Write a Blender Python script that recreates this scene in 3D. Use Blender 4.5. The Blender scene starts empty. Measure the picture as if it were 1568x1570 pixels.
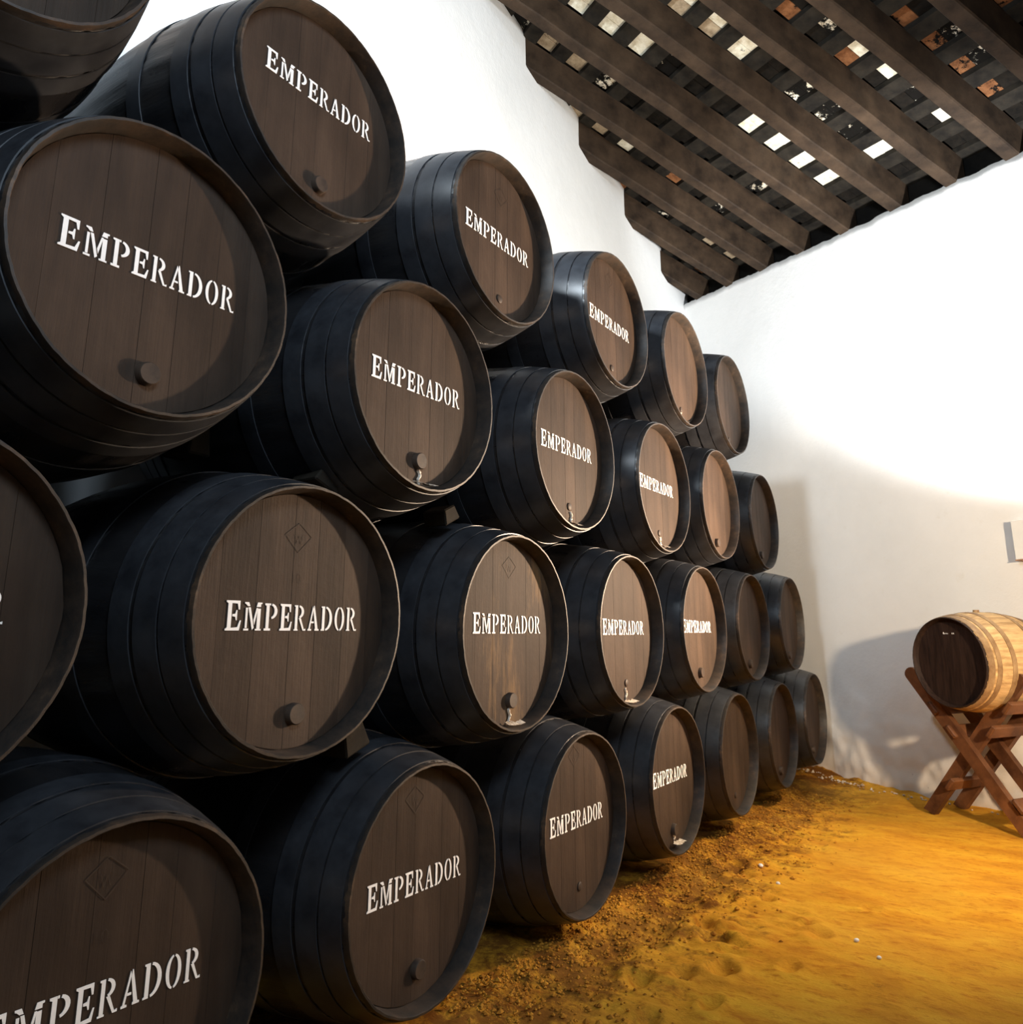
import bpy, bmesh, math, random
from mathutils import Vector, Matrix, noise
random.seed(7)
S = 0.37                 # one scene unit = radius of a butt's head, in metres
FZ = 1.389               # floor lies this far under the bottom row's axes (units)
COL = bpy.context.scene.collection
scene = bpy.context.scene
def V(x, y, z): return Vector((x*S, y*S, (z+FZ)*S))

# ------------------------------------------------------------------ camera
cam_d = bpy.data.cameras.new('camera'); cam = bpy.data.objects.new('camera', cam_d); COL.objects.link(cam)
pitch, yaw = 0.22464, 0.59089
Fw = Vector((-math.sin(yaw)*math.cos(pitch), math.cos(yaw)*math.cos(pitch), math.sin(pitch)))
Rt = Vector((math.cos(yaw), math.sin(yaw), 0)); Up = Rt.cross(Fw)
m = Matrix((Rt, Up, -Fw)).transposed().to_4x4(); m.translation = V(4.5199, 0, 2.07304)
cam.matrix_world = m
cam_d.sensor_fit = 'HORIZONTAL'; cam_d.sensor_width = 36
cam_d.lens = 1172.796/1568*36; cam_d.shift_y = -83.3/1568; cam_d.clip_start = 0.05
scene.camera = cam

# ------------------------------------------------------------------ world, lights, exposure
scene.view_settings.view_transform = 'Standard'; scene.view_settings.look = 'None'
scene.view_settings.gamma = 1.0; scene.view_settings.use_curve_mapping = False
scene.view_settings.exposure = 0.0
w = bpy.data.worlds.new('world'); scene.world = w; w.use_nodes = True
bg = w.node_tree.nodes['Background']; bg.inputs[0].default_value = (0.72, 0.86, 1.0, 1); bg.inputs[1].default_value = 0.09
def light(name, kind, loc, power, color, size=0.1, aim=None, cone=None, blend=0.5, size_y=None):
    d = bpy.data.lights.new(name, kind); o = bpy.data.objects.new(name, d); COL.objects.link(o)
    o.location = V(*loc); d.energy = power; d.color = color
    if kind == 'AREA':
        d.size = size*S; d.shape = 'RECTANGLE'; d.size_y = (size_y or size)*S
    else: d.shadow_soft_size = size*S
    if aim is not None: o.rotation_euler = (V(*aim)-V(*loc)).to_track_quat('-Z', 'Y').to_euler()
    if cone: d.spot_size = math.radians(cone); d.spot_blend = blend
    return o
WARM = (1.0, 0.66, 0.36)
light('floor_lamp_flood', 'SPOT', (5.4, 14.9, 3.5), 1330, (1.0, 0.73, 0.50), 0.22, (0.0, 10.8, 4.5), 90, 0.9)
light('sand_spot', 'SPOT', (4.9, 14.1, 5.2), 260, (1.0, 0.76, 0.46), 0.3, (1.5, 13.3, -1.39), 78, 0.8)
light('wall_flood', 'SPOT', (10.0, 6.25, 4.1), 1130, (1.0, 0.79, 0.54), 0.3, (7.15, 19.0, 3.0), 60, 0.25)
light('wall_uplight', 'SPOT', (6.4, 13.1, 3.2), 1700, (0.93, 0.97, 1.0), 0.4, (4.0, 18.8, 9.3), 60, 0.5)
light('roof_fill', 'SPOT', (6.4, 12.9, 3.2), 850, (1.0, 0.93, 0.82), 0.4, (-3.0, 15.5, 14.3), 60, 0.8)  # added fill light, lifts the dim tiles on the left of the roof
light('stack_top_lamp', 'SPOT', (0.2, 1.5, 11.0), 800, (0.80, 0.91, 1.0), 0.5, (-3.7, 14.5, 11.0), 104, 0.8)
light('cool_fill', 'AREA', (9.5, 0.5, 10.5), 68, (0.68, 0.84, 1.0), 5, (-2.0, 4.0, 6.5), size_y=3).data.spread = math.radians(120)  # added cool fill on the near upper heads, no window stands there

# ------------------------------------------------------------------ materials
def lin(c): return tuple(((x/255)/12.92 if x/255 <= .04045 else ((x/255+.055)/1.055)**2.4) for x in c)
class NT:
    def __init__(s, name, rough=.6, spec=.3):
        s.m = bpy.data.materials.new(name); s.m.use_nodes = True; s.t = s.m.node_tree
        s.b = s.t.nodes['Principled BSDF']; s.b.inputs['Roughness'].default_value = rough
        s.b.inputs['Specular IOR Level'].default_value = spec
    def n(s, t, **k):
        x = s.t.nodes.new(t)
        for a, b in k.items(): setattr(x, a, b)
        return x
    def l(s, a, b): s.t.links.new(a, b)
    def coord(s, scale=(1, 1, 1), kind='Object'):
        c = s.n('ShaderNodeTexCoord'); mp = s.n('ShaderNodeMapping'); mp.inputs['Scale'].default_value = scale
        s.l(c.outputs[kind], mp.inputs[0]); return mp.outputs[0]
    def noise(s, vec, scale, detail=5, rough=.6, dist=0):
        x = s.n('ShaderNodeTexNoise'); x.inputs['Scale'].default_value = scale; x.inputs['Detail'].default_value = detail
        x.inputs['Roughness'].default_value = rough; x.inputs['Distortion'].default_value = dist
        s.l(vec, x.inputs['Vector']); return x.outputs['Fac']
    def ramp(s, f, stops):
        x = s.n('ShaderNodeValToRGB'); r = x.color_ramp
        while len(r.elements) < len(stops): r.elements.new(.5)
        for e, (p, c) in zip(r.elements, stops): e.position = p; e.color = (*c, 1) if len(c) == 3 else c
        s.l(f, x.inputs[0]); return x.outputs[0]
    def mix(s, f, a, b, mode='MIX'):
        x = s.n('ShaderNodeMix', data_type='RGBA', blend_type=mode)
        for i, v in ((0, f), (6, a), (7, b)):
            if hasattr(v, 'links') or hasattr(v, 'is_linked'): s.l(v, x.inputs[i])
            else: x.inputs[i].default_value = v if i == 0 else (*v, 1)
        return x.outputs[2]
    def color(s, c):
        if hasattr(c, 'is_linked'): s.l(c, s.b.inputs['Base Color'])
        else: s.b.inputs['Base Color'].default_value = (*c, 1)
    def bump(s, f, strength=.3, dist=.01, prev=None):
        x = s.n('ShaderNodeBump'); x.inputs['Strength'].default_value = strength; x.inputs['Distance'].default_value = dist
        s.l(f, x.inputs['Height'])
        if prev is not None: s.l(prev, x.inputs['Normal'])
        s.l(x.outputs[0], s.b.inputs['Normal']); return x.outputs[0]

def mat_black(name='black_paint', c1=(.013, .013, .015), c2=(.024, .023, .024), c3=(.045, .036, .030)):
    t = NT(name, .40, .45); v = t.coord((1.2, 3, 3)); n1 = t.noise(v, 2.2, 6)
    c = t.ramp(n1, [(.35, c1), (.6, c2), (.85, c3)]); t.color(c)
    n2 = t.noise(t.coord((1, 12, 12)), 6, 4); t.bump(n2, .25, .004)
    r = t.ramp(n1, [(.3, (.22,)*3), (.7, (.42,)*3)]); t.l(r, t.b.inputs['Roughness']); return t.m
def mat_chime():
    t = NT('worn_chime', .5, .35); v = t.coord(); n1 = t.noise(v, 9, 6, .7)
    c = t.ramp(n1, [(.4, (.022, .019, .017)), (.58, (.05, .035, .026)), (.72, (.12, .075, .045))]); t.color(c)
    t.bump(t.noise(v, 30, 4), .3, .004); return t.m
def mat_head(name='painted_head', worn=False):
    t = NT(name, .62, .12); v = t.coord((6, 6, .8)); n1 = t.noise(v, 2.2, 7, .62, .3)
    c = t.ramp(n1, [(.25, (.036, .0245, .018)), (.55, (.057, .0375, .0265)), (.8, (.076, .051, .0355))])
    inf = t.n('ShaderNodeObjectInfo'); h = t.n('ShaderNodeHueSaturation')
    mr = t.n('ShaderNodeMapRange'); mr.inputs[3].default_value = .86; mr.inputs[4].default_value = 1.12
    t.l(inf.outputs['Random'], mr.inputs[0]); t.l(mr.outputs[0], h.inputs['Value']); t.l(c, h.inputs['Color']); c = h.outputs[0]
    n3 = t.noise(t.coord((1, 1, 1)), 1.7, 5); mk = t.ramp(n3, [(.35, (.72,)*3), (.65, (1.1,)*3)]); c = t.mix(1.0, c, mk, 'MULTIPLY')
    if worn:
        n4 = t.noise(t.coord((12, 12, 1.5)), 2.2, 9, .8); n5 = t.noise(t.coord((1.6, 1.6, .7)), 2.6, 3)
        ad = t.n('ShaderNodeMath', operation='ADD'); t.l(n4, ad.inputs[0]); t.l(n5, ad.inputs[1])
        mk = t.ramp(ad.outputs[0], [(1.04/2, (0,)*3), (1.16/2, (1,)*3)]) if False else None
        hf = t.n('ShaderNodeMath', operation='MULTIPLY'); hf.inputs[1].default_value = .5; t.l(ad.outputs[0], hf.inputs[0])
        mk = t.ramp(hf.outputs[0], [(.515, (0,)*3), (.60, (.85,)*3)])
        c = t.mix(mk, c, (.15, .092, .045))
    t.color(c)
    b = t.bump(t.noise(t.coord((40, 40, 2)), 3, 6, .7), .35, .004)
    t.bump(t.noise(t.coord((3, 3, 3)), 8, 4), .2, .006, b); return t.m
def mat_simple(name, c1, c2, scale=6, rough=.7, spec=.25, bump=.3, bd=.005, stretch=(1, 1, 1), lo=.35, hi=.65):
    t = NT(name, rough, spec); v = t.coord(stretch); n1 = t.noise(v, scale, 7, .65)
    t.color(t.ramp(n1, [(lo, c1), (hi, c2)])); t.bump(n1, bump, bd); return t.m
M = {}
M['black'] = mat_black(); M['chime'] = mat_chime(); M['head'] = mat_head(); M['head_worn'] = mat_head('worn_painted_head', True)
M['hoop'] = mat_simple('painted_iron_hoop', (.018, .019, .023), (.045, .048, .055), 7, .36, .5, .15, .002)
M['letter'] = mat_simple('white_stencil_paint', (.86, .85, .83), (.97, .96, .95), 14, .6, .2, .1, .001, lo=.25, hi=.5)
M['ghost'] = mat_simple('thin_white_paint', (.10, .08, .06), (.26, .23, .20), 14, .6, .2, .1, .001, lo=.3, hi=.6)
M['bung'] = mat_simple('dark_bung', (.03, .022, .018), (.075, .052, .038), 12, .55)
M['brand'] = mat_simple('scorched_brand', (.028, .019, .014), (.06, .04, .028), 20, .7)
M['wax'] = mat_simple('pale_dried_wax', (.42, .32, .22), (.95, .86, .74), 40, .22, .6, .7, .006)
M['rafter'] = mat_simple('old_rafter_wood', (.016, .0095, .0055), (.062, .038, .022), 5, .75, .2, .5, .012, (1, 1, 1), .32, .75)
M['batten'] = mat_simple('sooty_batten_wood', (.009, .0075, .006), (.026, .021, .015), 8, .8, .15, .4, .008)
M['deck'] = mat_simple('sooty_roof_boards', (.004, .004, .004), (.012, .010, .008), 4, .9, .1, .4, .01)
def mat_tile(name, c1, c2, soot, cs=(.006, .005, .004)):
    t = NT(name, .85, .1); v = t.coord((1, 1, 1), 'Generated'); v2 = t.coord()
    g = t.n('ShaderNodeNewGeometry'); n1 = t.noise(g.outputs['Position'], 14, 6, .7)
    c = t.ramp(n1, [(.3, c1), (.65, c2)])
    n2 = t.noise(g.outputs['Position'], 6.5, 8, .75); mk = t.ramp(n2, [(soot, (1,)*3), (soot+.04, (0,)*3)])
    c = t.mix(mk, c, cs); t.color(c); t.bump(n1, .4, .006); return t.m
M['tile_white'] = mat_tile('limewashed_tile', (.52, .44, .28), (.92, .88, .74), .33)
M['tile_tan'] = mat_tile('tan_tile', (.20, .14, .085), (.46, .36, .24), .34)
M['tile_red'] = mat_tile('terracotta_tile', (.09, .035, .015), (.26, .11, .045), .42)
M['tile_soot'] = mat_tile('mottled_tile', (.42, .32, .2), (.9, .84, .7), .53)
M['tile_dark'] = mat_tile('sooty_tile', (.004, .0035, .003), (.014, .011, .008), .3)
def mat_plaster(name, base, low=None, bump=.25):
    t = NT(name, .9, .1); g = t.n('ShaderNodeNewGeometry'); P = g.outputs['Position']
    n1 = t.noise(P, 1.3, 7, .6); c = t.ramp(n1, [(.3, tuple(x*.93 for x in base)), (.65, base)])
    n2 = t.noise(P, 7, 6, .7); mk = t.ramp(n2, [(.62, (0,)*3), (.74, (.35,)*3)]); c = t.mix(mk, c, tuple(x*y for x, y in zip(base, (.86, .82, .74))))
    if low:
        sp = t.n('ShaderNodeSeparateXYZ'); t.l(P, sp.inputs[0])
        ad = t.n('ShaderNodeMath', operation='ADD'); ml = t.n('ShaderNodeMath', operation='MULTIPLY'); ml.inputs[1].default_value = .5
        t.l(n1, ml.inputs[0]); t.l(sp.outputs[2], ad.inputs[0]); t.l(ml.outputs[0], ad.inputs[1])
        mr = t.n('ShaderNodeMapRange'); mr.inputs[1].default_value = .25; mr.inputs[2].default_value = .9; mr.inputs[3].default_value = 1; mr.inputs[4].default_value = 0
        t.l(ad.outputs[0], mr.inputs[0]); c = t.mix(mr.outputs[0], c, low)
        n4 = t.noise(P, 16, 8, .8); mk = t.ramp(n4, [(.30, (1,)*3), (.36, (0,)*3)])
        mm = t.n('ShaderNodeMath', operation='MULTIPLY'); t.l(mk, mm.inputs[0]); t.l(mr.outputs[0], mm.inputs[1]); c = t.mix(mm.outputs[0], c, (.12, .07, .04))
    t.color(c); b = t.bump(t.noise(P, 5, 5), bump, .02); t.bump(t.noise(P, 40, 5), bump*.8, .003, b); return t.m
M['plaster'] = mat_plaster('white_limewash_plaster', (.86, .86, .85))
M['plaster_end'] = mat_plaster('end_wall_limewash_plaster', (.86, .84, .81), (.66, .58, .50))
def mat_sand():
    t = NT('albero_sand', .95, .05); g = t.n('ShaderNodeNewGeometry'); P = g.outputs['Position']
    mp = t.n('ShaderNodeMapping'); mp.inputs['Rotation'].default_value = (0, 0, math.radians(-32)); mp.inputs['Scale'].default_value = (1, 2.2, 1); t.l(P, mp.inputs[0]); Q = mp.outputs[0]
    n1 = t.noise(Q, 2.2, 8, .68, .4); c = t.ramp(n1, [(.30, (.54, .22, .022)), (.48, (.72, .34, .030)), (.66, (.80, .44, .042))])
    n2 = t.noise(Q, 11, 8, .75); mk = t.ramp(n2, [(.51, (0,)*3), (.66, (.75,)*3)]); c = t.mix(mk, c, (.46, .13, .012))
    # damp, crumbly dark earth thrown up along the barrels
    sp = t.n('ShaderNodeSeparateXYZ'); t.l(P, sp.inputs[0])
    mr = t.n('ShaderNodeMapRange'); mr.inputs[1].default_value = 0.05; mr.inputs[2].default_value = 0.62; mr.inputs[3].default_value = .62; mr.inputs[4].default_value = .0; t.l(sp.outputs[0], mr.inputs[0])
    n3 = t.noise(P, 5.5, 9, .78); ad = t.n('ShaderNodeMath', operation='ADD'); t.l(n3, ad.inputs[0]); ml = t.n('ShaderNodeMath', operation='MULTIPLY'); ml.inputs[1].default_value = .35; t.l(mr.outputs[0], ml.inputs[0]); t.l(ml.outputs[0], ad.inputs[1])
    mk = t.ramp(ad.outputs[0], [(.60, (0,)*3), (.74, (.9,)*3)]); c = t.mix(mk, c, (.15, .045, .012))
    n5 = t.noise(P, 1.1, 3); mk = t.ramp(n5, [(.4, (0,)*3), (.7, (.35,)*3)]); c = t.mix(mk, c, (.62, .34, .06))
    t.color(c); b = t.bump(n2, .55, .012); b = t.bump(t.noise(P, 60, 6, .7), .6, .005, b); return t.m
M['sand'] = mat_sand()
M['clod'] = mat_simple('earth_clod', (.30, .11, .018), (.70, .33, .045), 9, .95, .05, .5, .004)
M['rubble'] = mat_simple('plaster_rubble', (.36, .22, .12), (.74, .66, .55), 9, .9, .1)
M['oak'] = mat_simple('golden_oak_staves', (.36, .21, .085), (.74, .50, .24), 3, .55, .3, .3, .004, (1, 9, 9))
M['oak_head'] = mat_simple('dark_oak_head', (.016, .009, .007), (.04, .022, .016), 4, .6, .2, .3, .004, (8, 8, 1))
M['oak_hoop'] = mat_simple('brown_hoop', (.20, .11, .05), (.40, .26, .13), 8, .5, .3)
M['stand'] = mat_simple('reddish_stand_wood', (.06, .022, .010), (.20, .082, .033), 4, .55, .3, .4, .005, (1, 1, 1))
M['board'] = mat_simple('white_panel', (.80, .79, .76), (.88, .87, .84), 4, .6)
M['board_edge'] = mat_simple('panel_edge', (.34, .19, .12), (.50, .32, .22), 8, .6)

# ------------------------------------------------------------------ mesh helpers (units in, metres out)
def mesh(name, verts, faces, smooth=False):
    me = bpy.data.meshes.new(name); me.from_pydata([(x*S, y*S, z*S) for x, y, z in verts], [], faces); me.validate()
    bm = bmesh.new(); bm.from_mesh(me); bmesh.ops.recalc_face_normals(bm, faces=bm.faces); bm.to_mesh(me); bm.free()
    if smooth:
        me.shade_smooth()
    me.update(); return me
def ob(name, me, mat=None, parent=None, loc=(0, 0, 0)):
    o = bpy.data.objects.new(name, me); COL.objects.link(o)
    if mat is not None and me is not None and not me.materials: me.materials.append(mat)
    o.location = Vector(loc)*S
    if parent: o.parent = parent
    return o
def tag(o, label=None, cat=None, group=None, kind=None):
    for k, v in (('label', label), ('category', cat), ('group', group), ('kind', kind)):
        if v: o[k] = v
    return o
def box_vf(x0, x1, y0, y1, z0, z1):
    v = [(x, y, z) for x in (x0, x1) for y in (y0, y1) for z in (z0, z1)]
    return v, [(0, 1, 3, 2), (4, 6, 7, 5), (0, 4, 5, 1), (2, 3, 7, 6), (0, 2, 6, 4), (1, 5, 7, 3)]
def bevel(me, w, seg=1):
    bm = bmesh.new(); bm.from_mesh(me); bmesh.ops.bevel(bm, geom=bm.edges[:], offset=w*S, segments=seg, affect='EDGES', clamp_overlap=True); bm.to_mesh(me); bm.free(); return me
def sharp(me, ang=35):
    try: me.set_sharp_from_angle(angle=math.radians(ang))
    except Exception: pass
    return me

# revolve about local X axis; profile = [(x, r)], closed around
def revolve(name, prof, n=96, stave=0, groove=0.0, closed=False, ang0=0.0, rag=0.0):
    v = []; f = []
    for i, (x, r) in enumerate(prof):
        for k in range(n):
            a = 2*math.pi*k/n+ang0; rr = r
            if stave and k % stave == 0: rr -= groove
            if rag: rr += rag*noise.noise(Vector((math.cos(a)*3, math.sin(a)*3, x*2)))
            v.append((x, rr*math.cos(a), rr*math.sin(a)))
    m_ = len(prof)
    for i in range(m_-1+(1 if closed else 0)):
        j = (i+1) % m_
        for k in range(n):
            l = (k+1) % n; f.append((i*n+k, i*n+l, j*n+l, j*n+k))
    return sharp(mesh(name, v, f, True), 40)

def body_r(t, rb): return 1+(rb-1)*(1-abs(2*t-1)**2.1)
def make_body(L, rb, seed):
    prof = []
    for i in range(19):
        t = i/18; prof.append((-.03-(L-.06)*t, body_r(t, rb)))
    return revolve('staves', prof, 136, 4, .007, ang0=seed)
def make_chime(L, depth, x0=0.0, sgn=1, rag=.004):
    # front chime: outer bevel, end grain, inside croze
    p = [(-.05, 1.004), (-.012, .999), (0, .993), (.001, .976), (-.008, .970), (-depth-.05, .940)]
    return revolve('chime', [(x0+sgn*x, r) for x, r in p], 136, 4, .003, rag=rag)
def make_hoop(L, rb, xa, xb):
    t = lambda x: (-x-.03)/(L-.06)
    pr = []
    for x, d in ((xa, .0), (xa, .009), ((xa+xb)/2, .010), (xb, .009), (xb, .0)):
        pr.append((x, body_r(t(x), rb)+d))
    return revolve('hoop', pr, 96)
def make_planks(depth, rad, widths, th=.05):
    tot = sum(widths); y = -rad; out = []
    for wd in widths:
        a = y+.0007; b = y+wd/tot*2*rad-.0007; y += wd/tot*2*rad
        n = 9; pts = []
        ys = [a+(b-a)*i/n for i in range(n+1)]
        top = [(yy, math.sqrt(max(rad*rad-yy*yy, 1e-4))) for yy in ys]
        bot = [(yy, -zz) for yy, zz in reversed(top)]
        loop = top+bot
        v = []; jit = random.uniform(-.001, .001)
        e = .0012
        cx = (a+b)/2
        for (yy, zz) in loop: v.append((-depth+jit-.0012, yy, zz))
        for (yy, zz) in loop: v.append((-depth+jit, cx+(yy-cx)*(1-e/max(b-a, .01)*2), zz*(1-.004)))
        for (yy, zz) in loop: v.append((-depth-th, yy, zz))
        N = len(loop); f = [tuple(N+i for i in range(N)), tuple(2*N+i for i in reversed(range(N)))]
        for i in range(N):
            j = (i+1) % N; f.append((i, j, N+j, N+i)); f.append((2*N+i, 2*N+j, j, i))
        out.append(mesh('head_plank', v, f))
    return out

# ------------------------------------------------------------------ stencil lettering
def arc(cx, cy, rx, ry, tx, ty, a0, a1, n=10):
    o = [(cx+rx*math.cos(math.radians(a0+(a1-a0)*i/n)), cy+ry*math.sin(math.radians(a0+(a1-a0)*i/n))) for i in range(n+1)]
    q = [(cx+(rx-tx)*math.cos(math.radians(a0+(a1-a0)*i/n)), cy+(ry-ty)*math.sin(math.radians(a0+(a1-a0)*i/n))) for i in range(n, -1, -1)]
    return o+q
def R_(x0, x1, y0, y1): return [(x0, y0), (x1, y0), (x1, y1), (x0, y1)]
G = {
 'E': [R_(.12, .36, 0, 1), [(0, 0), (.12, 0), (.12, .10), (0, .05)], [(0, 1), (0, .95), (.12, .90), (.12, 1)],
       [(.36, 1), (.36, .91), (.72, .90), (.80, .70), (.88, .70), (.88, 1)],
       [(.36, 0), (.90, 0), (1.0, .34), (.92, .34), (.78, .11), (.36, .09)],
       [(.42, .47), (.42, .54), (.60, .56), (.66, .68), (.72, .68), (.72, .34), (.66, .34), (.60, .46)]],
 'M': [R_(.06, .17, .09, .80), R_(-.01, .27, 0, .07), [(-.01, 1), (.22, 1), (.30, .86), (.16, .86), (.06, .93), (-.01, .95)],
       [(.20, .82), (.33, .82), (.58, .10), (.48, .02)], [(.60, .20), (.76, .80), (.68, .80), (.54, .36)],
       R_(.74, .93, 0, .78), R_(.66, .74, 0, .06), R_(.93, 1.0, 0, .06), [(.68, .84), (.93, .84), (.93, .94), (1.0, .95), (1.0, 1), (.74, 1)]],
 'P': [R_(.12, .34, .08, 1), R_(0, .48, 0, .08), [(0, 1), (0, .94), (.12, .91), (.12, 1)],
       arc(.46, .71, .50, .29, .22, .075, -80, 78), [(.36, 1), (.36, .93), (.44, .93), (.44, 1)]],
 'R': [R_(.08, .28, 0, 1), [(0, 1), (0, .95), (.08, .93), (.08, 1)], [(0, 0), (.08, 0), (.08, .06), (0, .05)],R_(.28, .34, 0, .05),
       arc(.36, .74, .44, .26, .20, .07, -75, 82), [(.38, .50), (.56, .50), (.86, .05), (1.0, .08), (1.0, 0), (.76, 0)]],
 'A': [[(0, 0), (.32, 0), (.32, .06), (.20, .08), (.46, .86), (.40, .98), (.08, .08), (0, .06)],
       [(.50, 1), (.54, 1), (.90, .07), (1.0, .06), (1.0, 0), (.62, 0), (.62, .06), (.67, .08), (.46, .80)], R_(.30, .52, .30, .37)],
 'D': [R_(.08, .30, 0, 1), [(0, 1), (0, .95), (.08, .93), (.08, 1)], [(0, 0), (.08, 0), (.08, .07), (0, .05)],
       arc(.36, .5, .62, .5, .22, .075, -84, 84, 14)],
 'O': [arc(.5, .5, .46, .51, .20, .06, 98, 262, 14), arc(.5, .5, .46, .51, .20, .06, -82, 82, 14)],
}
WORD = [('E', 1.06, 1.06), ('M', 1.22, 1.02), ('P', .98, 1.0), ('E', .93, 1.0), ('R', .95, .97), ('A', .92, .97), ('D', .95, .96), ('O', .92, .95), ('R', .92, .95)]
def make_lettering(width=1.28, height=.195, word=WORD, last_ghost=False):
    tot = sum(a[1] for a in word); y = -width/2; v = []; f = []; vg = []; fg = []
    for i, (ch, wd, hh) in enumerate(word):
        cw = wd/tot*width
        gl = G[ch]; V_, F_ = (vg, fg) if (last_ghost and i == len(word)-1) else (v, f)
        for poly in gl:
            # ear-free: fan strips for arcs, plain n-gon otherwise
            a = len(V_); N = len(poly)
            for (px, py) in poly: V_.append((0, y+cw*(.06+.84*px), height*hh*py-height*.5))
            for (px, py) in poly: V_.append((-.004, y+cw*(.06+.84*px), height*hh*py-height*.5))
            if N > 14:
                h = N//2
                for k in range(h-1): F_.append((a+k, a+k+1, a+N-2-k, a+N-1-k))
            else: F_.append(tuple(range(a, a+N)))
            for k in range(N):
                l = (k+1) % N; F_.append((a+k, a+N+k, a+N+l, a+l))
        y += cw
    res = [mesh('lettering', v, f)]
    if vg: res.append(mesh('faded_letter', vg, fg))
    return res

# ------------------------------------------------------------------ the butts
D = 0.16; LB = 3.3; RB = 1.245
body_me = [make_body(LB, RB, .01), make_body(LB, RB, .03)]
chime_me = [make_chime(LB, D, rag=.005)]; bchime_me = make_chime(LB, D, -LB, -1)
hoop_me = [make_hoop(LB, RB, a, b) for a, b in ((-.06, -.25), (-.27, -.46), (-.50, -.68), (-1.05, -1.22))]
hoopb_me = [make_hoop(LB, RB, -LB-a, -LB-b) for a, b in ((-.06, -.25), (-.27, -.46), (-.50, -.68))]
plank_sets = [make_planks(D, .942, w_) for w_ in ([1.1, 1, 1.3, 1.2, .9, 1.2, 1], [1.3, 1.1, .9, 1.4, 1, 1.2], [1, 1.25, 1.3, 1.0, 1.15, 1.1, .8])]
back_me = mesh('back_head', *(lambda n: ([(-LB+D, .93*math.cos(2*math.pi*k/n), .93*math.sin(2*math.pi*k/n)) for k in range(n)]+[(-LB+D+.04, .93*math.cos(2*math.pi*k/n), .93*math.sin(2*math.pi*k/n)) for k in range(n)],
     [tuple(range(n)), tuple(reversed(range(n, 2*n)))]+[(k, (k+1) % n, n+(k+1) % n, n+k) for k in range(n)]))(48))
bung_me = revolve('bung', [(-.03, .082), (.045, .078), (.055, .070), (.056, .001)], 24)
dent_me = revolve('bung', [(-.03, .05), (.012, .048), (.018, .04), (.018, .001)], 16)
let_full = make_lettering(); let_ghost = make_lettering(last_ghost=True)
def brand_me():
    v = []; f = []
    def stroke(a, b, w_=.006):
        dx, dz = b[0]-a[0], b[1]-a[1]; L_ = math.hypot(dx, dz) or 1; nx, nz = -dz/L_*w_*.5, dx/L_*w_*.5; k = len(v)
        v.extend([(0, a[0]+nx, a[1]+nz), (0, b[0]+nx, b[1]+nz), (0, b[0]-nx, b[1]-nz), (0, a[0]-nx, a[1]-nz)]); f.append((k, k+1, k+2, k+3))
    q = [(0, -.11), (.13, .02), (0, .12), (-.13, .02)]
    for i in range(4): stroke(q[i], q[(i+1) % 4])
    for a, b in (((-.04, .03), (-.02, -.04)), ((-.02, -.04), (0, .02)), ((0, .02), (.02, -.04)), ((.02, -.04), (.04, .03))): stroke(a, b, .004)
    dia = mesh('brand_mark', v, f); v.clear(); f.clear()
    for a, b in (((-.03, -.27), (-.03, -.34)),): stroke(a, b, .005)
    n = 10
    for i in range(n): stroke((.02+.018*math.cos(i*2*math.pi/n), -.305+.034*math.sin(i*2*math.pi/n)), (.02+.018*math.cos((i+1)*2*math.pi/n), -.305+.034*math.sin((i+1)*2*math.pi/n)), .004)
    return dia, mesh('brand_number', v, f)
brand = brand_me()
def drip_me(h, seed, w0=.019):
    rnd = random.Random(seed); v = []; f = []; n = 12
    for i in range(n+1):
        t = i/n; zz = -t*h; ww = w0*(.5+.9*rnd.random())*(1-.3*t); c = .012*math.sin(t*9+seed)
        v += [(.0, c-ww, zz), (.014+.012*rnd.random(), c-ww*.3, zz), (.014+.012*rnd.random(), c+ww*.4, zz), (0, c+ww, zz)]
    for i in range(n):
        for k in range(3): a = i*4+k; f.append((a, a+1, a+5, a+4))
    # pool on the inside of the chime
    a = len(v); m_ = 10
    for i in range(m_+1):
        yy = -.14+.28*i/m_; v += [(.02+.03*rnd.random(), yy, -h-.005+.03*rnd.random()+yy*yy*.5), (.10+.04*rnd.random(), yy, -h-.012+yy*yy*.5)]
    for i in range(m_): b = a+2*i; f.append((b, b+1, b+3, b+2))
    return mesh('wax_drip', v, f, True)

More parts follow.
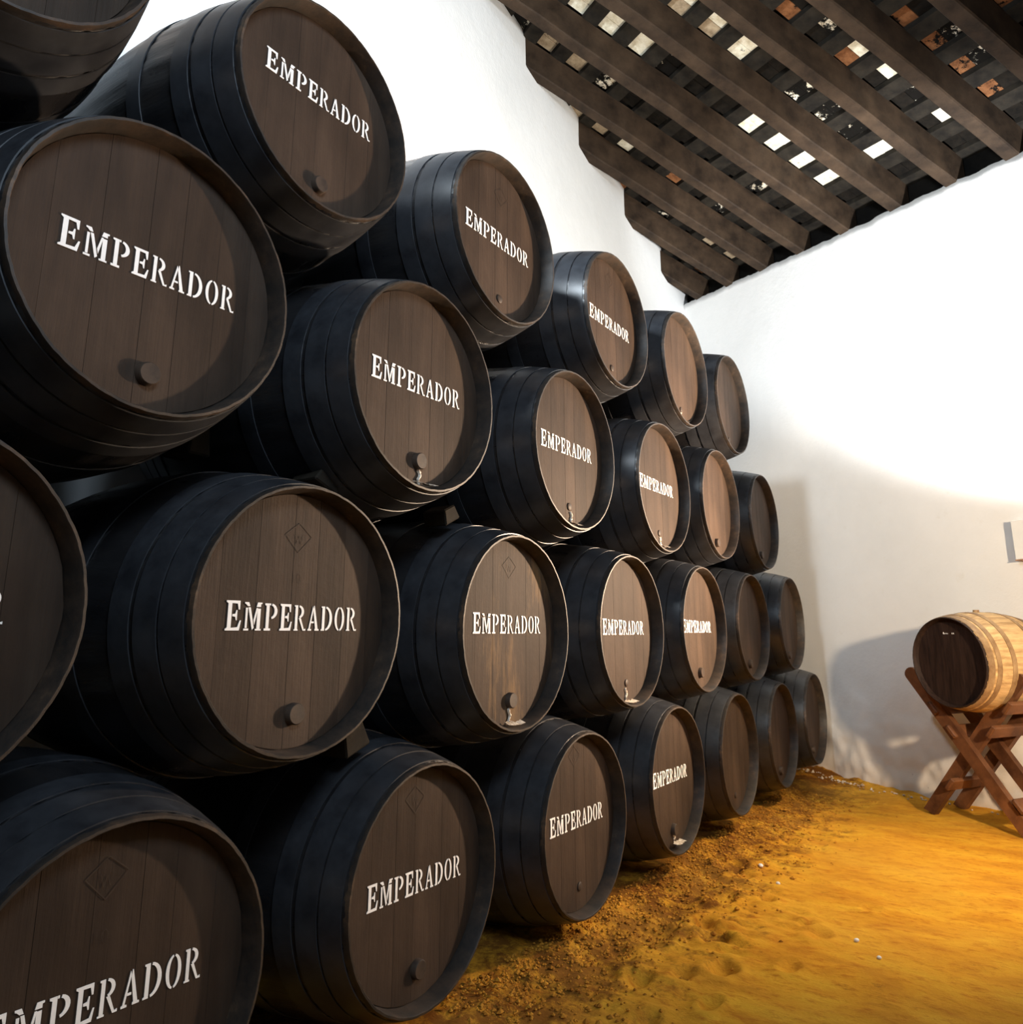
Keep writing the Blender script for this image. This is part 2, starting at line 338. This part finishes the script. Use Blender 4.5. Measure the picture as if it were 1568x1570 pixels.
pos = {'C1': [0.0044, 2.6225, 4.4311, 1.0001], 'D1': [-0.0654, 4.0094, 6.5543, 0.9678], 'D2': [0.0072, 6.6894, 6.5171, 1.0081], 'D3': [0.013, 9.5483, 6.5172, 1.004], 'D4': [0.0103, 12.2196, 6.5504, 1.0127], 'D5': [-0.0289, 14.8878, 6.5811, 1.0113], 'C2': [0.0249, 5.3323, 4.353, 1.0138], 'C3': [0.0263, 8.2017, 4.3044, 1.0091], 'C4': [0.027, 10.9953, 4.2667, 1.0066], 'C5': [-0.0008, 13.6788, 4.372, 1.0024], 'C6': [-0.0015, 16.4385, 4.3755, 1.0044], 'B0': [0.002, 1.3657, 2.1843, 1.0004], 'B1': [-0.0034, 4.0362, 2.184, 1.0011], 'B2': [0.0189, 6.8877, 2.0894, 1.0072], 'B3': [0.0077, 9.7033, 2.1104, 0.9976], 'B4': [0.0163, 12.453, 2.1375, 1.0024], 'B5': [-0.0056, 15.1859, 2.1832, 0.9975], 'B6': [0.0158, 17.9947, 2.279, 1.0], 'A1': [-0.0, 2.7987, 0.016, 1.0002], 'A2': [-0.0578, 5.5852, -0.0252, 0.9717], 'A3': [-0.0249, 8.3762, -0.0589, 0.9841], 'A4': [-0.0123, 11.1283, 0.0184, 0.9926], 'A5': [-0.0074, 13.9068, 0.0285, 0.9935], 'A6': [0.0109, 16.6726, 0.0564, 1.0023], 'A7': [0.008, 19.4646, 0.1313, 0.9978],
       'D0': [0, 1.33, 6.62, 1.0], 'C0': [0, -.15, 4.40, 1.0]}
W4 = 'black sherry butt '
labels = {
 'A1': 'black butt nearest the camera in the bottom row, white EMPERADOR cut by the frame edge',
 'A2': 'black butt, bottom row, second from the left, large EMPERADOR sloping up and a bung below',
 'A3': 'black butt, bottom row, third from the left, brown head over the crumbly dark sand',
 'A4': 'black butt, bottom row, fourth from left, the farthest floor-level one still lettered EMPERADOR',
 'A5': 'unlettered butt in the bottom row, right beyond the last lettered one on the floor',
 'A6': 'dark unlettered butt in the bottom row, between its nearer lit neighbour and the last one',
 'A7': 'farthest butt of the bottom row, dark, unlettered, beside the white end wall base',
 'B0': 'black butt cut by the left frame edge, only the final R of its lettering showing',
 'B1': 'black butt, second row up, big head with level EMPERADOR, its last R faded in shadow',
 'B2': 'black butt, second row up, head planks worn to pale streaks through the EMPERADOR lettering',
 'B3': 'black butt, second row up, right of the streaky worn head, pale wax under EMPERADOR',
 'B4': 'black butt, second row up, brightest tan head, first letters of EMPERADOR hidden by its rim',
 'B5': 'unlettered butt, second row up, last but one before the white end wall',
 'B6': 'farthest butt of the second row up, dark head, against the white end wall',
 'C0': 'black butt in the third row up, left of the largest EMPERADOR head',
 'C1': 'largest black head at upper left, third row up, round bung below its EMPERADOR',
 'C2': 'black butt, third row up, second head from left, wet pale wax run under the bung',
 'C3': 'black butt, third row up, middle one, EMPERADOR on brown head with thin wax drip',
 'C4': 'black butt, third row up, warm tan head under the strapped top-row butt, cropped EMPERADOR',
 'C5': 'unlettered butt, third row up, light brown head, last but one of its row',
 'C6': 'farthest butt of the third row up, grey-brown unlettered head against the cream wall',
 'D0': 'black butt at the top left corner, only its underside showing',
 'D1': 'largest butt of the top row, grey head with steep EMPERADOR against the white wall',
 'D2': 'top row butt, second lettered head, brown, standing out against the white side wall',
 'D3': 'top row butt with shiny bluish hoops on its flank and a tan lettered head',
 'D4': 'top row unlettered butt just under the roof corner, pale hoops, last but one',
 'D5': 'farthest butt of the top row, unlettered, dark bung low on its head'}
nolet = {'A5', 'A6', 'A7', 'B5', 'B6', 'C5', 'C6', 'D4', 'D5'}
letz = {'D1': .20, 'C1': .05, 'C2': .05, 'B2': .07, 'D2': .04, 'D3': -.02, 'C3': .05, 'A2': 0, 'B1': 0}
ghost = set()
branded = {'B1': (-.02, .60), 'B2': (.02, .66), 'A2': (-.05, .68), 'A3': (-.05, .72), 'D3': (.02, .66), 'D2': (.05, .6), 'A1': (-.05, .66)}
drips = {'C2': (.03, .16), 'C3': (.05, .16), 'C4': (.02, .15), 'B3': (-.02, .17), 'D4': (-.03, .16), 'A4': (.02, .1), 'B2': (.0, .16)}
small_bung = {'A3', 'D2', 'D3', 'C3', 'C4', 'B3', 'D4', 'D5', 'A5'}
def part(src, name, mat, parent, loc=(0, 0, 0)):
    return ob(name, src, mat, parent, loc)
def build_butt(kind):
    r = bpy.data.objects.new('wine_barrel', None); COL.objects.link(r)
    part(body_me[kind % 2], 'staves', M['black'], r); part(chime_me[0], 'chime', M['chime'], r); part(bchime_me, 'chime', M['black'], r)
    for h_ in hoop_me+hoopb_me: part(h_, 'hoop', M['hoop'], r)
    for p in plank_sets[kind]: part(p, 'head_plank', M['head'], r)
    part(back_me, 'back_head', M['black'], r)
    return r
protos = [build_butt(k) for k in range(3)]; used = [False]*3
def clone(src):
    c = src.copy(); COL.objects.link(c)
    for ch in src.children:
        d = ch.copy(); COL.objects.link(d); d.parent = c
    return c
kids0 = {}
barrels = {}
variant = {'B2': 1, 'C1': 2, 'D1': 1, 'B1': 2, 'C2': 0, 'A2': 1}
todo = []
for i, (n_, (x, y, z, r)) in enumerate(sorted(pos.items())):
    k = variant.get(n_, i % 3)
    if not used[k]: used[k] = True; o = protos[k]; todo.append((n_, k, None))
    else: todo.append((n_, k, 'copy'))
for n_, k, how in todo:                      # copies first, so that extras of one butt are not inherited
    barrels[n_] = clone(protos[k]) if how else protos[k]
for n_, o in barrels.items():
    x, y, z, r = pos[n_]
    o.location = V(x, y, z); o.scale = (r, r, r)
    tag(o, labels[n_], 'barrel', 'black wine barrels stacked four rows high')
    if n_ not in nolet:
        ls = let_ghost if n_ in ghost else let_full
        for j, me in enumerate(ls):
            part(me, me.name.split('.')[0], M['letter'] if j == 0 else M['ghost'], o, (-D+.0065, .0, letz.get(n_, .03)))
    part(dent_me if n_ in small_bung else bung_me, 'bung', M['bung'], o, (-D, .02, -.70))
    if n_ in branded:
        part(brand[0], 'brand_mark', M['brand'], o, (-D+.0062, *branded[n_]))
        if n_ in ('B1', 'A1'): part(brand[1], 'brand_number', M['brand'], o, (-D+.0062, *branded[n_]))
    if n_ in drips:
        dy, h_ = drips[n_]; part(drip_me(h_, hash_ := sum(map(ord, n_))), 'wax_drip', M['wax'], o, (-D+.006, dy, -.76))
    if n_ == 'B2':
        for ch in o.children:
            if ch.name.startswith('head_plank'):
                nm = ch.data.copy(); nm.materials.clear(); nm.materials.append(M['head_worn']); ch.data = nm

# wooden chocks wedged between butts
def chock(x, y, z, w_, d_, h_, rz, label):
    v, f = box_vf(-d_/2, d_/2, -w_/2, w_/2, 0, h_)
    v = [(a, b*(1 if c == 0 else .72), c) for a, b, c in v]
    o = ob('wooden_chock', bevel(mesh('wooden_chock', v, f), .015), M['batten']); o.location = V(x, y, z); o.rotation_euler = rz
    tag(o, label, 'wedge', 'chocks between the stacked barrels'); return o

# ------------------------------------------------------------------ roof geometry
TH = math.radians(30); E_ = Vector((math.cos(TH), -math.sin(TH), 0)); H_ = Vector((math.sin(TH), math.cos(TH), 0)); NW = 18.15
TZ, A0, SL = -0.0897, 11.524, .357
def zroof(s, n, H=0): return A0+TZ*s+SL*(NW-n)+H
def sn(s, n, z): p = E_*s+H_*n; return (p.x, p.y, z+FZ)
HT = .9
rs = [-17.3, -15.85, -14.4, -13.0, -11.55, -10.14, -8.65, -7.13, -5.70, -4.34, -2.95, -1.55, -.15, 1.25, 2.65, 4.05, 5.45, 6.85]
N0, N1 = 0.5, 18.45
def rs_at(i, n): return rs[i]+.035*(n-18)
# deck
v = []; f = []
for H in (HT+.16, HT+.30):
    for s, n in ((-19, -1.5), (9, -1.5), (9, 18.9), (-19, 18.9)): v.append(sn(s, n, zroof(s, n, H)))
f = [(0, 1, 2, 3), (7, 6, 5, 4), (0, 4, 5, 1), (1, 5, 6, 2), (2, 6, 7, 3), (3, 7, 4, 0)]
ceiling = tag(ob('ceiling', mesh('ceiling', v, f), M['deck']), kind='structure')
def xs(n):  # side wall plane: s on x = -4.1 for given n
    return (-4.1-H_.x*n)/E_.x
def zwarp(a, b): return noise.noise(Vector((a, b, 3.3)))
for i in range(len(rs)):
    w2 = .155+.012*math.sin(i*2.1); n0 = N0
    # a rafter ends inside the side wall: find n where its centre line crosses x = -4.35
    v = []; f = []; K = 28
    nst = max(N0, next((n0_*.05 for n0_ in range(0, 380) if (E_.x*rs_at(i, n0_*.05)+H_.x*n0_*.05) > -4.5), N0))
    for k in range(K+1):
        n = nst+(N1-nst)*k/K; c = rs_at(i, n)+.03*zwarp(i*5, n*.5); dz = .03*zwarp(i*7+50, n*.6)
        for ds, H in ((-w2+.025, dz), (w2-.025, dz), (w2, .03+dz), (w2, HT-.12), (-w2, HT-.12), (-w2, .03+dz)):
            wob = .012*zwarp(ds*9+i, n*3)
            v.append(sn(c+ds+wob, n, zroof(c, n, H)))
    for k in range(K):
        for q in range(6): a = k*6+q; b = k*6+(q+1) % 6; f.append((a, b, b+6, a+6))
    f.append(tuple(range(6))); f.append(tuple(K*6+q for q in reversed(range(6))))
    ob('rafter', mesh('rafter', v, f), M['rafter'], ceiling)
CAMP = V(4.5199, 0, 2.07304)
def inview(p, mg=.12):
    d = Vector(p)*S-CAMP; w_ = d.dot(Fw)
    if w_ < .1: return False
    u = 784+1172.8*d.dot(Rt)/w_; vv = 701.7-1172.8*d.dot(Up)/w_
    return -1568*mg < u < 1568*(1+mg) and -1568*mg < vv < 1568
# battens: run across all rafters, perpendicular to them, one every .79
STEP = .79
for j in range(-3, 22):
    n = 16.42-STEP*(j-.5)
    if n < 1 or n > 18.4: continue
    s0 = max(-18, xs(n)-.2); s1 = 7.5
    if not any(inview(sn(s0+(s1-s0)*q/30, n, zroof(s0+(s1-s0)*q/30, n, HT))) for q in range(31)): continue
    v = []; f = []; K = 22
    for k in range(K+1):
        s = s0+(s1-s0)*k/K
        for dn, H in ((-.17, HT-.12), (.17, HT-.12), (.17, HT+.0), (-.17, HT+.0)):
            v.append(sn(s, n+dn+.02*zwarp(j*3, s), zroof(s, n+dn, H+.01*zwarp(j+20, s*2))))
    for k in range(K):
        for q in range(4): a = k*4+q; b = k*4+(q+1) % 4; f.append((a, b, b+4, a+4))
    f.append((0, 1, 2, 3)); f.append((K*4+3, K*4+2, K*4+1, K*4))
    ob('batten', mesh('batten', v, f), M['batten'], ceiling)
# tiles lying on the battens; which ones are limewashed, tan, terracotta or sooty follows the roof
kinds = {(5, 8): 'tan', (5, 7): 'tan', (5, 6): 'soot', (4, 7): 'white', (4, 6): 'tan', (4, 5): 'tan', (4, 4): 'white', (6, 8): 'white', (6, 7): 'white', (6, 6): 'white', (6, 5): 'soot',
 (7, 6): 'white', (7, 5): 'white', (7, 4): 'white', (3, 4): 'tan', (3, 3): 'red', (4, 2): 'red', (3, 1): 'soot', (4, 0): 'soot', (3, -1): 'tan', (3, -2): 'tan', (6, 2): 'white', (2, -2): 'red', (5, 9): 'soot',
 (6, 1): 'white', (6, 0): 'white', (6, -1): 'white', (5, 0): 'soot', (7, 2): 'soot', (7, 1): 'soot', (7, 0): 'soot', (7, -1): 'white', (8, 3): 'soot', (8, 2): 'white', (8, 1): 'white', (8, 0): 'soot', (8, -1): 'white', (9, 1): 'soot', (7, 7): 'white', (6, 9): 'white', (8, 5): 'soot', (9, 3): 'soot', (9, 0): 'soot'}
left_k = {(9, 2): 'red', (9, 1): 'red', (9, 0): 'red', (9, -1): 'red', (8, 4): 'red', (8, 2): 'red', (8, 1): 'dark', (10, 1): 'red', (10, 3): 'red', (7, 5): 'tan', (7, 6): 'tan', (9, 3): 'dark', (8, 0): 'dark'}
rest_v = []; rest_f = []; ntile = 0
rnd = random.Random(3)
for g in range(0, len(rs)-1):
    for j in range(-3, 22):
        n = 16.42-STEP*j
        if n < 1 or n > 18.3: continue
        a = rs_at(g, n)+.12; b = rs_at(g+1, n)-.12
        if E_.x*b+H_.x*n < -4.2: continue
        mid = a+.40-.12+.05
        for side, (s0, s1) in enumerate(((a, mid-.006), (mid+.006, b))):
            gi = g
            kd = kinds.get((gi, j), 'dark')
            if gi >= 7 and side == 0: kd = left_k.get((gi, j), 'dark' if gi > 7 else kd)
            if gi < 7 and side == 1 and kd == 'dark': kd = 'dark'
            if gi > 9 and kd == 'dark' and rnd.random() < .3: kd = rnd.choice(['red', 'soot', 'tan'])
            dn = STEP/2-.006; v = []; tl = rnd.uniform(-.012, .012)
            for H in (HT+.005, HT+.075):
                for s, q in ((s0, n-dn), (s1, n-dn), (s1, n+dn), (s0, n+dn)): v.append(sn(s, q, zroof(s, q, H+tl)))
            f = [(0, 1, 2, 3), (7, 6, 5, 4), (0, 4, 5, 1), (1, 5, 6, 2), (2, 6, 7, 3), (3, 7, 4, 0)]
            if inview(sn((s0+s1)/2, n, zroof(s0, n, HT)), .04) and ntile < 300:
                ob('roof_tile', mesh('roof_tile', v, f), M['tile_'+kd], ceiling); ntile += 1
            else:
                o_ = len(rest_v); rest_v += v; rest_f += [tuple(q+o_ for q in ff) for ff in f]
if rest_v:
    o = ob('roof_tile_field', mesh('roof_tile_field', rest_v, rest_f), M['tile_dark'], ceiling); o['kind'] = 'stuff'
# added dark strip behind the rafter feet, keeps sky light out of the gaps
v = []
for n in (18.5, 18.75):
    for s in (-18, 8): v.append(sn(s, n, zroof(s, n, -.3))); v.append(sn(s, n, zroof(s, n, HT+.16)))
tag(ob('gap_blocker_1', mesh('gap_blocker', v, [(0, 1, 3, 2), (4, 6, 7, 5), (0, 4, 5, 1), (2, 3, 7, 6), (0, 2, 6, 4), (1, 5, 7, 3)]), M['deck']), kind='structure')

# ------------------------------------------------------------------ walls
def wall_mesh(name, fn, nu, nv, thick):
    v = []; f = []
    for i in range(nu+1):
        for j in range(nv+1): v.append(fn(i/nu, j/nv, 0))
    base = len(v)
    for i in range(nu+1):
        for j in range(nv+1): v.append(fn(i/nu, j/nv, thick))
    W = nv+1
    for i in range(nu):
        for j in range(nv):
            a = i*W+j; f.append((a, a+1, a+W+1, a+W)); f.append((base+a, base+a+W, base+a+W+1, base+a+1))
    for i in range(nu):
        f.append((i*W, (i+1)*W, base+(i+1)*W, base+i*W)); a = i*W+nv; f.append((a, base+a, base+a+W, a+W))
    for j in range(nv):
        f.append((j, base+j, base+j+1, j+1)); a = nu*W+j; f.append((a, a+1, base+a+1, base+a))
    return mesh(name, v, f, True)
def end_fn(u, t, th):
    s = -16.2+22*u; top = zroof(s, NW, .03)+.05*zwarp(s*2.2, 1)+.03*zwarp(s*7, 2)
    z = -FZ-.3+(top+FZ+.3)*(t**1.5 if True else t)
    rough = max(0, 1-(z+FZ)/2.6)
    n = NW-(.16*rough**2*(.55+.5*zwarp(s*.8, z*.8)))-rough*.13*noise.noise(Vector((s*1.7, z*1.9, 5)))-rough*.05*noise.noise(Vector((s*5, z*5, 9)))-.03*zwarp(s*.5, z*.5)
    if th: n = NW+th
    return sn(s, n, z)
tag(ob('wall_end', wall_mesh('wall_end', end_fn, 300, 110, .55), M['plaster_end']), kind='structure')
def left_fn(u, t, th):
    y = -6+(30.2)*u; x = -4.1
    P = Vector((x, y, 0)); s, n = P.dot(E_), P.dot(H_)
    top = zroof(s, n, HT+.14); z = -FZ-.3+(top+FZ+.3)*t
    return (x-th-.03*zwarp(y*.5, z*.5), y, z+FZ)
tag(ob('wall_left', wall_mesh('wall_left', left_fn, 90, 50, .5), M['plaster']), kind='structure')

# ------------------------------------------------------------------ floor
def axis(a, b, lo, hi, fine, coarse):
    out = []; x = a
    while x < b: out.append(x); x += fine if lo <= x < hi else coarse
    out.append(b); return out
pits = [(1.32, 8.75, .10, .13), (1.05, 8.35, .07, .10), (.95, 9.6, .10, .16), (.7, 9.9, .1, .14), (1.9, 9.2, .05, .10), (.6, 10.9, .10, .17), (.3, 12.3, .10, .2), (.55, 12.0, .07, .12), (1.5, 7.9, .07, .1),
        (.7, 8.0, .07, .12), (1.95, 10.3, .05, .12), (1.75, 10.6, .05, .10), (1.1, 11.2, .06, .1), (.2, 14.6, .07, .2), (.35, 9.2, .07, .2), (1.1, 7.3, .06, .12), (2.3, 11.6, .04, .1)]
def fheight(x, y):
    n = x*H_.x+y*H_.y
    near = max(0, min(1, (1.9-x)/1.5)) if x > -.2 else 1
    near2 = max(0, min(1, (3.2-x)/2.5))
    h = .030*noise.noise(Vector((x*.9, y*.9, 0)))+(.006+.010*near2)*noise.noise(Vector((x*4, y*4, 2)))
    h += near*.055*noise.noise(Vector((x*2.6, y*2.6, 7)))+near*.032*noise.noise(Vector((x*8, y*8, 4)))+near*.022*abs(noise.noise(Vector((x*17, y*17, 4))))
    h += .010*noise.noise(Vector((x*11, y*11, 8)))
    # wheel and boot scuffs across the loose sand
    for cx_, cy_ in ((1.0, 9.9), (1.25, 9.3), (1.55, 10.7)):
        if abs(x-cx_) < .5 and abs(y-cy_) < .9:
            h += .03*math.exp(-((x-cx_)/.22)**2-((y-cy_)/.45)**2)*math.sin((y-cy_)*22+noise.noise(Vector((x*5, y*5, 0)))*3)
    if x < .25: h += .13*min(1, (.25-x)/.7)
    for px, py, dp, w_ in pits:
        if abs(x-px) > .8 or abs(y-py) > .8: continue
        wx = x+.07*noise.noise(Vector((x*6, y*6, px))); wy = y+.07*noise.noise(Vector((x*6, y*6, py+9)))
        d2 = ((wx-px)**2*1.6+(wy-py)**2*.7)/(w_*w_)
        if d2 < 9: h += -dp*math.exp(-d2)+dp*.45*math.exp(-(math.sqrt(d2)-1.7)**2*3)
    # trodden edge along the end wall
    k = max(0, 1-(NW-n)/1.1)
    h += .10*k*(.6+noise.noise(Vector((x*2, y*2, 1))))
    return h
X = axis(-4.6, 16, -.6, 4.6, .045, .5); Y = axis(-6, 25, 6.8, 18.6, .05, .5)
v = []; f = []
for x in X:
    for y in Y: v.append((x, y, fheight(x, y)))
ny = len(Y)
for i in range(len(X)-1):
    for j in range(ny-1):
        a = i*ny+j; f.append((a, a+1, a+ny+1, a+ny))
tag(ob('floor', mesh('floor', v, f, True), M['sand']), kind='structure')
# crumbs of earth
def scatter(name, count, fn, mat, size, seed):
    rnd = random.Random(seed); v = []; f = []
    base = [(0, 0, 1), (.9, 0, .1), (.28, .85, .1), (-.73, .53, .1), (-.73, -.53, .1), (.28, -.85, .1), (0, 0, -.7)]
    for _ in range(count):
        x, y = fn(rnd); sz = rnd.uniform(*size)*(1 if rnd.random() < .9 else 1.6); a = rnd.uniform(0, 6.28); o = len(v)
        sx, sy, szz = (rnd.uniform(.7, 1.2) for _ in range(3))
        for p in base:
            q = (p[0]*sx*rnd.uniform(.8, 1.2), p[1]*sy*rnd.uniform(.8, 1.2), p[2]*szz*.7)
            v.append((x+sz*(q[0]*math.cos(a)-q[1]*math.sin(a)), y+sz*(q[0]*math.sin(a)+q[1]*math.cos(a)), fheight(x, y)+sz*(q[2]+.15)))
        for k in range(5):
            l = (k+1) % 5; f.append((o, o+1+k, o+1+l)); f.append((o+6, o+1+l, o+1+k))
    return ob(name, mesh(name, v, f), mat)
tag(scatter('loose_earth_crumbs', 5200, lambda r: (abs(r.gauss(0, .62))-.5, r.uniform(6.2, 18.5)), M['clod'], (.010, .030), 1), 'crumbly reddish earth scattered on the sand along the bottom barrels', 'soil', kind='stuff')
def wallpt(r):
    s = -12.3+abs(r.gauss(0, 2.0)) if r.random() < .75 else r.uniform(-12, -7.6); n = NW-.44-abs(r.gauss(0, .16)); p = E_*s+H_*n; return p.x, p.y
tag(scatter('fallen_plaster_bits', 170, wallpt, M['rubble'], (.015, .05), 2), 'pale plaster crumbs lying along the foot of the end wall', 'rubble', kind='stuff')
for (x, y, sz), lb in zip(((2.35, 10.35, .032), (2.65, 9.95, .026), (.62, 12.55, .04), (1.05, 11.9, .03)),
     ('small white pebble on the open orange sand, the nearer-left of two', 'small white pebble on the open orange sand, the nearer-right of two', 'small white stone on the sand close under the fourth bottom butt', 'tiny pale stone on the sand, right of the one under the fourth bottom butt')):
    bm = bmesh.new(); bmesh.ops.create_icosphere(bm, subdivisions=2, radius=sz*S)
    for q in bm.verts: q.co *= 1+.25*noise.noise(q.co*60/S*.37+Vector((x, y, 0))); q.co.z *= .7
    me = bpy.data.meshes.new('pebble'); bm.to_mesh(me); bm.free(); o = ob('pebble', me, M['letter']); o.location = ((x)*S, y*S, (fheight(x, y)+sz*.5)*S); tag(o, lb, 'stone')

# ------------------------------------------------------------------ timber runners under the bottom row
for x, lb in ((-1.15, 'front dark timber runner under the bottom row of barrels'), (-2.75, 'rear dark timber runner under the bottom row of barrels')):
    v = []; f = []; K = 20
    for k in range(K+1):
        y = 1.0+20*k/K
        for dx, z in ((-.2, -.05), (.2, -.05), (.2, .09), (-.2, .09)): v.append((x+dx, y, z))
    for k in range(K):
        for q in range(4): a = k*4+q; b = k*4+(q+1) % 4; f.append((a, b, b+4, a+4))
    f.append((0, 1, 2, 3)); f.append((K*4+3, K*4+2, K*4+1, K*4))
    tag(ob('timber_runner', mesh('timber_runner', v, f), M['batten']), lb, 'timber')
chock(-1.05, 3.55, 3.46, .22, .34, .30, (0, 0, .1), 'dark wooden chock on top of the big level-lettered butt, under the largest upper head')
chock(-.72, 4.62, 3.33, .30, .34, .14, (-.4, 0, 0), 'flat dark chock on the big level-lettered butt, at the rim of its top')
chock(-.55, 6.25, 3.20, .26, .3, .16, (.45, 0, 0), 'small dark chock on the worn-headed butt in the second row')
chock(-.62, 5.05, 1.08, .30, .36, .26, (.35, 0, 0), 'dark chock on the second bottom butt, wedged below the level-lettered one')
chock(-1.2, 4.12, 5.55, .2, .3, .26, (.2, 0, 0), 'dark chock beside the top-row grey head, over the second third-row butt')

# ------------------------------------------------------------------ small barrel and its stand
r = .825; ax = math.radians(38); LS = 1.72/r; RS = 1.125
sb = bpy.data.objects.new('small_wine_cask', None); COL.objects.link(sb)
ob('staves', make_body(LS, RS, .02), M['oak'], sb)
ob('chime', make_chime(LS, .14), M['oak_head'], sb, (0.002, 0, 0)); ob('chime', make_chime(LS, .14, -LS, -1), M['oak'], sb)
for a, b in ((-.05, -.19), (-.25, -.36), (-.62, -.74)):
    ob('hoop', make_hoop(LS, RS, a, b), M['oak_hoop'], sb); ob('hoop', make_hoop(LS, RS, -LS-a, -LS-b), M['oak_hoop'], sb)
for p in make_planks(.14, .942, [1, 1.2, 1.3, 1.1, .9]): ob('head_plank', p, M['oak_head'], sb)
nb = 40; ob('back_head', mesh('back_head', [(-LS+.14, .93*math.cos(2*math.pi*k/nb), .93*math.sin(2*math.pi*k/nb)) for k in range(nb)]+[(-LS+.18, .93*math.cos(2*math.pi*k/nb), .93*math.sin(2*math.pi*k/nb)) for k in range(nb)], [tuple(range(nb)), tuple(reversed(range(nb, 2*nb)))]), M['oak'], sb)
me = revolve('bung', [(-.02, .07), (.05, .065), (.05, .001)], 16); bo = ob('bung', me, M['oak_hoop'], sb, (-LS/2, 0, RS)); bo.rotation_euler = (0, -math.pi/2, 0)
v = []; f = []
rnd = random.Random(5); yy = -.16
for wdt, hh in ((.035, .05), (.02, .03), (.025, .03), (.02, .025), (0, 0), (.0, 0), (.022, .035), (.022, .035)):
    if wdt:
        k = len(v); v += [(0, yy, .62+rnd.uniform(-.004, .004)), (0, yy+wdt, .62), (0, yy+wdt*.8, .62+hh), (0, yy+.004, .62+hh*.9)]; f.append((k, k+1, k+2, k+3))
    yy += .04
ob('chalk_mark', mesh('chalk_mark', v, f), M['letter'], sb, (-.133, 0, 0))
sb.location = V(3.04, 16.93, 1.53); sb.scale = (r,)*3
# local -X must point along (sin ax, cos ax)
sb.rotation_euler = (0, 0, math.atan2(-math.cos(ax), -math.sin(ax)))
tag(sb, 'small golden oak cask with a dark head lying on the wooden cross stand', 'barrel')

SA = math.radians(31); e2 = Vector((math.cos(SA), -math.sin(SA), 0)); h2 = Vector((math.sin(SA), math.cos(SA), 0))
st = bpy.data.objects.new('cask_stand', None); COL.objects.link(st); s_c = -6.2
b0 = e2*s_c+h2*16.9; st.location = (b0.x*S, b0.y*S, 0); st.rotation_euler = (0, 0, -SA)
tag(st, 'reddish wooden X-frame stand carrying the small oak cask by the end wall', 'stand')
# local frame: x along e2, y along h2, z up from the floor
def leg_board(x0, z0, x1, z1, w_, y0, th):
    dx, dz = x1-x0, z1-z0; L_ = math.hypot(dx, dz); ux, uz = dx/L_, dz/L_; nx, nz = -uz, ux
    loop = [(-.5*w_, 0), (.5*w_, 0)]; n = 8
    pts = [(x0+nx*w_/2, z0+nz*w_/2), (x0-nx*w_/2, z0-nz*w_/2)]
    for i in range(n+1):
        a = -math.pi/2+math.pi*i/n; pts.append((x1+nx*w_/2*math.sin(a)+ux*w_/2*math.cos(a)*.8, z1+nz*w_/2*math.sin(a)+uz*w_/2*math.cos(a)*.8))
    pts = [(a, max(b, .0)) for a, b in pts]
    N = len(pts); v = [(a, y0, b) for a, b in pts]+[(a, y0+th, b) for a, b in pts]
    f = [tuple(range(N)), tuple(reversed(range(N, 2*N)))]+[(i, (i+1) % N, N+(i+1) % N, N+i) for i in range(N)]
    return mesh('leg', v, f)
for y0, sx in ((-.45, 0), (.42, .06)):
    ob('leg', leg_board(.92, .0, -1.04, 2.66, .27, y0, .14), M['stand'], st)       # top-left to bottom-right, in front
    ob('leg', leg_board(-1.08, .0, 1.02, 2.64, .27, y0+.145, .14), M['stand'], st)
def rail(x, z, w_, h_, tilt):
    v, f = box_vf(-w_/2, w_/2, -.52, .62, -h_/2, h_/2); o = ob('rail', bevel(mesh('rail', v, f), .02), M['stand'], st, (x, 0, z)); o.rotation_euler = (0, tilt, 0)
for x, z, tl in ((.88, 2.14, -.9), (-.60, 2.02, .9), (.52, 1.70, -.9), (-.26, 1.62, .9), (-.42, .66, -.9), (.84, .50, .9)): rail(x, z, .26, .09, tl)

# ------------------------------------------------------------------ panel on the end wall
pb = bpy.data.objects.new('wall_panel', None); COL.objects.link(pb); q = E_*(-4.75)+H_*(NW-.03)
pb.location = V(q.x, q.y, 3.87); pb.rotation_euler = (0, 0, -TH)
v, f = box_vf(-.62, .62, -.16, 0, -.39, .39); ob('board', bevel(mesh('board', v, f), .01), M['board'], pb)
v, f = box_vf(-.625, .625, -.165, 0, -.41, -.385); ob('lower_edge', mesh('lower_edge', v, f), M['board_edge'], pb)
tag(pb, 'white flat panel mounted on the end wall above the small cask, cut by the frame', 'panel')
